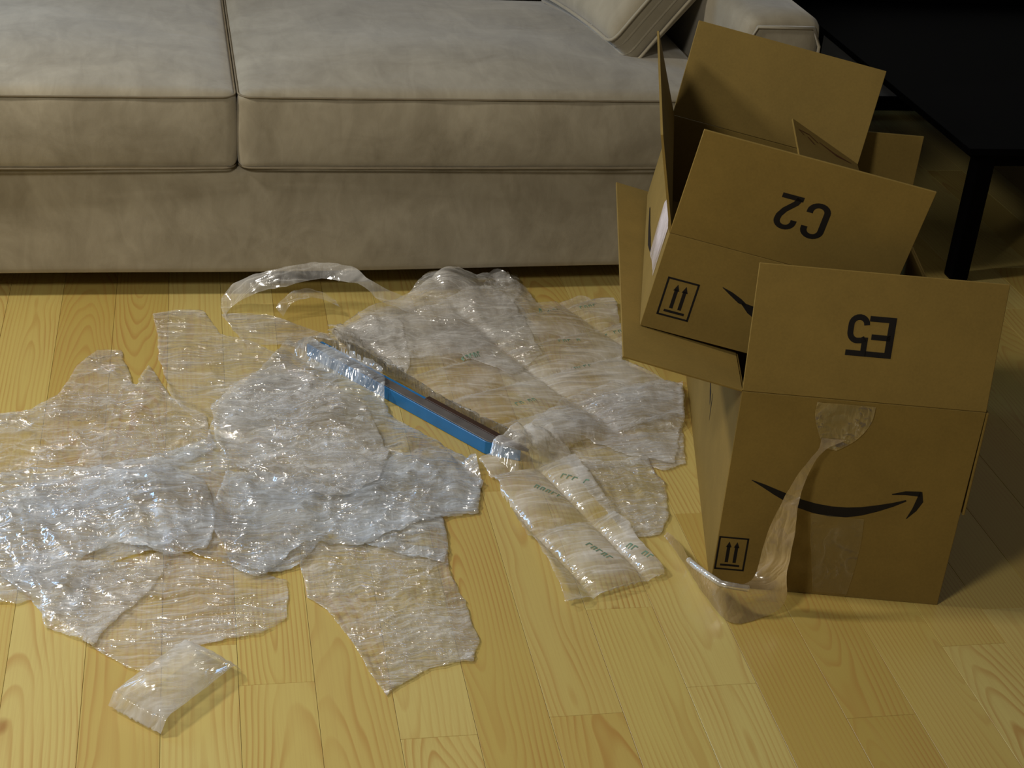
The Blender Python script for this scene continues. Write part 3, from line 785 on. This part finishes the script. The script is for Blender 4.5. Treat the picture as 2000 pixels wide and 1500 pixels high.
def raise_box():
    s = (GXX - sa.x) * sd.x + (GYY - sa.y) * sd.y; n = (GXX - sa.x) * sn.x + (GYY - sa.y) * sn.y
    m_ = (s > -.006) & (s < SL + .055) & (n > -.006) & (n < DB + .012)
    TOP[m_] = HB + .0055
raise_box()
def smooth(A, k):
    for _ in range(k):
        B = A.copy()
        B[1:-1, 1:-1] = (A[1:-1, 1:-1] * 2 + A[:-2, 1:-1] + A[2:, 1:-1] + A[1:-1, :-2] + A[1:-1, 2:]) / 6
        A = np.maximum(B, A * 0 + B)
    return A

def draped(name, poly, mat, amp=.014, lam=.09, ang=0., stretch=1.8, cells=None, hump=None, seed=0, edge_noise=.0035, base=0.0, sub=.35, clear_box=False, pleat=0):
    global TOP
    X, Y = GXX, GYY
    S = sdf(poly, X, Y) + edge_noise * (2 * vnoise(X * 28, Y * 28, seed + 40) - 1) + edge_noise * .45 * (2 * vnoise(X * 75, Y * 75, seed + 41) - 1)
    if clear_box:   # this sheet ends along the back edge of the slim box
        S = np.minimum(S, ((X - sa.x) * sn.x + (Y - sa.y) * sn.y) - DB - .012)
    ca, sn_ = math.cos(R(ang)), math.sin(R(ang))
    U = (X * ca + Y * sn_) / lam; V = (-X * sn_ + Y * ca) / (lam * stretch)
    wx = .6 * vnoise(U * .8, V * .8, seed + 7); wy = .6 * vnoise(U * .8 + 9, V * .8, seed + 8)
    r_a = ridged(U * .55 + wx, V * .55 + wy, seed, 1) ** 3.0
    U2_ = (X * math.cos(R(ang + 62)) + Y * math.sin(R(ang + 62))) / lam; V2_ = (-X * math.sin(R(ang + 62)) + Y * math.cos(R(ang + 62))) / (lam * stretch * 1.3)
    r_b = ridged(U2_ + wy, V2_ + wx, seed + 17, 1) ** 4.0
    r_c = ridged(U * 2.6 + wx * 2, V * 1.6 + wy * 2, seed + 23, 2) ** 2.5
    rel = .55 * r_a + .5 * r_b + .28 * r_c
    fade = np.clip(S / .05, 0, 1) ** .6
    z = 1.35 * amp * rel * (.35 + .65 * fade)
    if cells:
        cw, cl, ca2, puff = cells
        c_, s_ = math.cos(R(ca2)), math.sin(R(ca2))
        A = (X * c_ + Y * s_) / cw; B = (-X * s_ + Y * c_) / cl
        fa = np.abs((A % 1) - .5) * 2; fb = np.abs((B % 1) - .5) * 2
        z = z * .45 + puff * ((1 - fa ** 3) * (1 - fb ** 6)) ** .6
    if hump:
        for (hx_, hy_, hr, hh) in hump:
            z = z + hh * np.exp(-((X - hx_) ** 2 + (Y - hy_) ** 2) / (2 * hr * hr))
    z = z + .004 * np.clip(1 - np.abs(S - .002) / .008, 0, 1) * vnoise(X * 22, Y * 22, seed + 60)
    inside = S > -.012
    under = np.where(inside, TOP, 0)
    # film bridges over hollows of what lies below: take a smoothed maximum
    U2 = TOP.copy()
    for _ in range(3):
        U2[1:-1, 1:-1] = np.maximum(U2[1:-1, 1:-1], np.maximum(np.maximum(U2[:-2, 1:-1], U2[2:, 1:-1]), np.maximum(U2[1:-1, :-2], U2[1:-1, 2:])) - .0022)
    Zs = U2 + .0012 + z * sub / .35 * 1.0 + base
    # mesh from grid cells with an inner vertex; outer vertices slide onto the outline
    inn = S > 0
    cell = inn[:-1, :-1] | inn[1:, :-1] | inn[:-1, 1:] | inn[1:, 1:]
    used = np.zeros_like(inn)
    used[:-1, :-1] |= cell; used[1:, :-1] |= cell; used[:-1, 1:] |= cell; used[1:, 1:] |= cell
    gSx, gSy = np.gradient(S, GS)
    mag = np.hypot(gSx, gSy) + 1e-6
    out_ = used & ~inn
    shx = np.where(out_, -S * gSx / mag ** 2, 0); shy = np.where(out_, -S * gSy / mag ** 2, 0)
    shx = np.clip(shx, -GS, GS); shy = np.clip(shy, -GS, GS)
    jit = .35 * GS
    jx = jit * (2 * vnoise(X * 171, Y * 171, seed + 3) - 1); jy = jit * (2 * vnoise(X * 171, Y * 171, seed + 5) - 1)
    VX = X + shx + np.where(out_, 0, jx); VY = Y + shy + np.where(out_, 0, jy)
    idx = -np.ones(inn.shape, int)
    ii = np.argwhere(used)
    idx[used] = np.arange(len(ii))
    o_x, o_y = float(VX[used].mean()), float(VY[used].mean())
    verts = np.stack([VX[used] - o_x, VY[used] - o_y, Zs[used]], 1)
    ci = np.argwhere(cell)
    q0 = idx[ci[:, 0], ci[:, 1]]; q1 = idx[ci[:, 0] + 1, ci[:, 1]]; q2 = idx[ci[:, 0] + 1, ci[:, 1] + 1]; q3 = idx[ci[:, 0], ci[:, 1] + 1]
    flip = (ci.sum(1) % 2 == 0)[:, None]
    t1 = np.where(flip, np.stack([q0, q1, q2], 1), np.stack([q0, q1, q3], 1))
    t2 = np.where(flip, np.stack([q0, q2, q3], 1), np.stack([q1, q2, q3], 1))
    me = bpy.data.meshes.new(name)
    me.from_pydata(verts.tolist(), [], np.concatenate([t1, t2]).tolist())
    o = link(name, me, mat, None, True)
    o.location = (o_x, o_y, 0)
    o.color = ((pleat % 180) / 180, .5, .5, 1)
    TOP = np.where(inside, np.maximum(TOP, Zs + .0006), TOP)
    return o

FILM_A = film('clear_film', (.97, .97, .97), .125, .9, .8, .7, .11)
FILM_B = film('milky_film', (.97, .96, .94), .24, .45, .6, .7, .14)
FILM_C = film('crackly_film', (.98, .98, .97), .14, 1.0, 1.3, .95, .075)
FILM_D = film('blue_reflection_film', (.84, .91, 1.0), .20, 1.0, .9, 1.0, .09)  # blue tint puts bluish reflections into the colour of clear film

def heightat(x, y):
    i = int(round((x - GX0) / GS)); j = int(round((y - GY0) / GS))
    i = max(0, min(nx - 1, i)); j = max(0, min(ny - 1, j))
    return float(TOP[i, j])

SH = dict(SHEETS)
def D(name, key, mat, label, cat='plastic wrap', group='discarded clear plastic packing film', **kw):
    o = draped(name, SH[key], mat, **kw)
    return tag(o, label, cat, group)
D('plastic_sheet', 'back_hump', FILM_A, 'clear sheet bulging up behind the heap near the sofa', amp=.02, lam=.10, pleat=120, seed=1, hump=[(.56, 3.30, .06, .055)])
D('crumpled_film', 'back_crinkle', FILM_C, 'small crinkled wad of clear film touching the shadow under the sofa', amp=.05, lam=.04, pleat=160, seed=2, hump=[(.71, 3.34, .03, .03)])
D('plastic_sheet', 'mid_clear', FILM_A, 'flat clear sheet below the arched loop at the top of the heap', amp=.012, lam=.07, pleat=165, seed=3)
D('air_pillow_sheet', 'pillow_sheet', FILM_B, 'wide milky sheet of flattened air pillows with faint green print beside the boxes', amp=.012, lam=.08, pleat=30, seed=4, ang=30, cells=(.26, .13, 24, .016), clear_box=True)
D('crumpled_film', 'glitter', FILM_C, 'sparkling finely crinkled patch of film above the slim blue box', amp=.030, lam=.030, pleat=80, seed=5, ang=60, stretch=1.3, clear_box=True)
D('plastic_sheet', 'right_strip', FILM_A, 'crumpled clear strip lying just left of the front cardboard box', amp=.022, lam=.07, pleat=20, seed=6, ang=80)
D('plastic_sheet', 'right_over', FILM_A, 'upper clear layer with long folds draped at the heap end touching the boxes', amp=.030, lam=.09, pleat=15, seed=17, ang=70, stretch=3.0, clear_box=True)
D('plastic_sheet', 'top_over', FILM_A, 'clear layer folded over the left half of the wide air pillow sheet', amp=.022, lam=.09, pleat=60, seed=19, ang=-35, stretch=2.6, clear_box=True)
D('plastic_sheet', 'left_wrap', FILM_C, 'peaked clear wrap at the far left with bright creases', amp=.030, lam=.07, pleat=55, seed=7, ang=-40)
D('plastic_sheet', 'upper_clear', FILM_A, 'smooth almost invisible clear sheet at upper left of the heap', amp=.020, lam=.12, pleat=110, seed=8, ang=-60)
D('plastic_sheet', 'right_piece', FILM_C, 'small glittering clear piece at the right edge of the heap on orange boards', amp=.022, lam=.05, pleat=70, seed=9)
D('air_pillow_strip', 'centre_strip', FILM_B, 'milky strip of flat air pillows with green print pointing toward the viewer', amp=.010, lam=.07, pleat=120, seed=10, cells=(.115, .20, 18, .022), ang=20)
D('plastic_sheet', 'lower_left', FILM_A, 'thin clear sheet at the lower left above the single air pillow', amp=.018, lam=.09, pleat=40, seed=11, ang=35)
D('plastic_sheet', 'lower_mid', FILM_C, 'glittering crinkled sheet that ends in a point at bottom centre', amp=.026, lam=.05, pleat=145, seed=12, ang=-50)
D('plastic_sheet', 'blue_sheet', FILM_D, 'big crumpled sheet tinted with blue reflections covering the middle and left of the heap', amp=.045, lam=.095, pleat=80, seed=13, ang=75, stretch=2.4, hump=[(.25, 2.75, .07, .02), (-.1, 2.42, .08, .02)])
D('plastic_sheet', 'left_mid', FILM_D, 'creased piece tinted with blue-white reflections lying on the left end of the big tinted sheet', amp=.040, lam=.06, pleat=100, seed=14, ang=20, stretch=2.5)
D('plastic_sheet', 'left_low', FILM_C, 'small creased corner at the lower left edge of the heap', amp=.025, lam=.05, pleat=50, seed=18, ang=50, stretch=2.0)
D('plastic_sheet', 'centre_low', FILM_D, 'crumpled piece tinted with blue reflections in the centre, its tip pointing right below the slim box', amp=.040, lam=.07, pleat=160, seed=15, ang=-25, stretch=2.6)
D('plastic_sheet', 'centre_top', FILM_C, 'finely creased piece on top of the heap left of the slim blue box', amp=.036, lam=.06, pleat=115, seed=16, ang=50, stretch=2.0)

# arched loops of film
def loop(rows, mat, label, seed):
    o = sheet_strip('film_loop', rows, mat, None, 8, .004, seed)
    return tag(o, label, 'plastic wrap', 'discarded clear plastic packing film')
def arch_rows(pts, off, zoff):
    r_ = []
    for (x, y, z) in pts: r_.append(((x, y, z), (x + off[0], y + off[1], max(.004, z + zoff))))
    return r_
loop(arch_rows([(.04, 3.225, .016), (.055, 3.258, .04), (.10, 3.25, .075), (.168, 3.240, .10), (.255, 3.250, .112), (.335, 3.225, .112), (.39, 3.19, .085), (.47, 3.185, .05)], (.012, -.035, 0), -.026), FILM_B, 'arched loop of clear film rising against the sofa front', 21)
loop(arch_rows([(.167, 3.185, .03), (.181, 3.20, .045), (.208, 3.21, .06), (.249, 3.22, .06), (.300, 3.21, .04)], (.010, -.02, 0), -.012), FILM_A, 'small inner curl of film under the arched loop', 22)

# the single air pillow still full
PIL = film('pillow_film', (.86, .84, .80), .30, .35, .7, .30, .12)
pa, pb, pc, pd = Vector((-.143, 1.893, 0)), Vector((-.078, 1.813, 0)), Vector((.045, 1.946, 0)), Vector((-.021, 2.031, 0))
ul_ = ((pc + pd) - (pa + pb)); PLn = ul_.length / 2; ul_.normalize(); vl_ = Vector((-ul_.y, ul_.x, 0)); PWd = ((pd - pc).length + (pa - pb).length) / 4
ctr = (pa + pb + pc + pd) / 4
verts, faces = [], []
nu, nv = 44, 26
for side in (1, -1):
    for i in range(nu + 1):
        for j in range(nv + 1):
            u, v = i / nu * 2 - 1, j / nv * 2 - 1
            us = min(1, (1 - abs(u)) / .16); 
            body = max(0, 1 - (abs(u) / .86) ** 4) if abs(u) < .86 else 0
            prof = body * math.sqrt(max(0, 1 - (abs(v)) ** 2.2))
            hgt = .0245 * prof + (.0012 * (1 - v * v))
            pin = 1 - .10 * body * 1.0
            wr = .004 * noise.noise(Vector((u * 3, v * 9, 1))) * (1 - body) + .0015 * noise.noise(Vector((u * 6, v * 5, 4))) * body
            p = ctr + ul_ * (u * PLn * .5 * 2 * .5 * 2 / 2 * 1.0) + vl_ * (v * PWd * pin)
            zc = .0265 if body > 0 else .0265
            lift = .027 * (1 - .0 * abs(u)) if abs(u) < .86 else .027 * max(.25, 1 - (abs(u) - .86) / .14 * .8)
            verts.append((p.x, p.y, max(.001, lift + side * hgt + wr)))
    o_ = 0 if side == 1 else (nu + 1) * (nv + 1)
    for i in range(nu):
        for j in range(nv):
            k = o_ + i * (nv + 1) + j
            f_ = (k, k + 1, k + nv + 2, k + nv + 1)
            faces.append(f_ if side == -1 else f_[::-1])
me = bpy.data.meshes.new('air_pillow'); me.from_pydata([(x - ctr.x, y - ctr.y, z) for x, y, z in verts], [], faces)
ap = link('air_pillow', me, PIL, None, True); ap.location = (ctr.x, ctr.y, 0)
tag(ap, 'single inflated milky air pillow lying on the boards at the bottom left', 'air pillow')
GREEN = plain('green_print', (.16, .27, .20), .5, .3, 60, .2)

# faint green print on the flattened pillows: rows of tiny unreadable marks
def marks(parent, cx, cy, ang, rows_, n, cw, ch, seed):
    rr_ = random.Random(seed)
    b = bmesh.new()
    ca, s_ = math.cos(R(ang)), math.sin(R(ang))
    for r_ in range(rows_):
        for k in range(n):
            if rr_.random() < .12: continue
            x0 = (k - n / 2) * cw * 1.35; y0 = -r_ * ch * 1.8
            for (dx0, dy0, dx1, dy1) in ((0, 0, .25, 1), (.25, .75, .9, 1), (.65, 0, .9, .75))[:rr_.choice((2, 3))]:
                vs = []
                for (px, py) in ((dx0, dy0), (dx1, dy0), (dx1, dy1), (dx0, dy1)):
                    X_ = x0 + px * cw; Y_ = y0 + py * ch
                    wx_, wy_ = cx + X_ * ca - Y_ * s_, cy + X_ * s_ + Y_ * ca
                    vs.append(b.verts.new((wx_ - parent.location.x, wy_ - parent.location.y, heightat(wx_, wy_) + .0008)))
                b.faces.new(vs)
    me = bpy.data.meshes.new('printed_marks'); b.to_mesh(me); b.free()
    return link('printed_marks', me, GREEN, parent)
for o in list(COL.objects):
    if o.name == 'air_pillow_sheet':
        for i_, (x, y, a) in enumerate([(.80, 3.19, 5), (.90, 3.20, 8), (.93, 3.07, 8), (.58, 2.96, 30), (.81, 3.02, 5), (.82, 2.90, 8), (.66, 2.75, 25)]): marks(o, x, y, a, 1, 5, .008, .011, i_)
    if o.name == 'air_pillow_strip':
        for i_, (x, y, a) in enumerate([(.69, 2.44, -40), (.63, 2.40, -40), (.68, 2.20, -55), (.755, 2.20, -55)]): marks(o, x, y, a, 1, 5, .009, .012, 20 + i_)
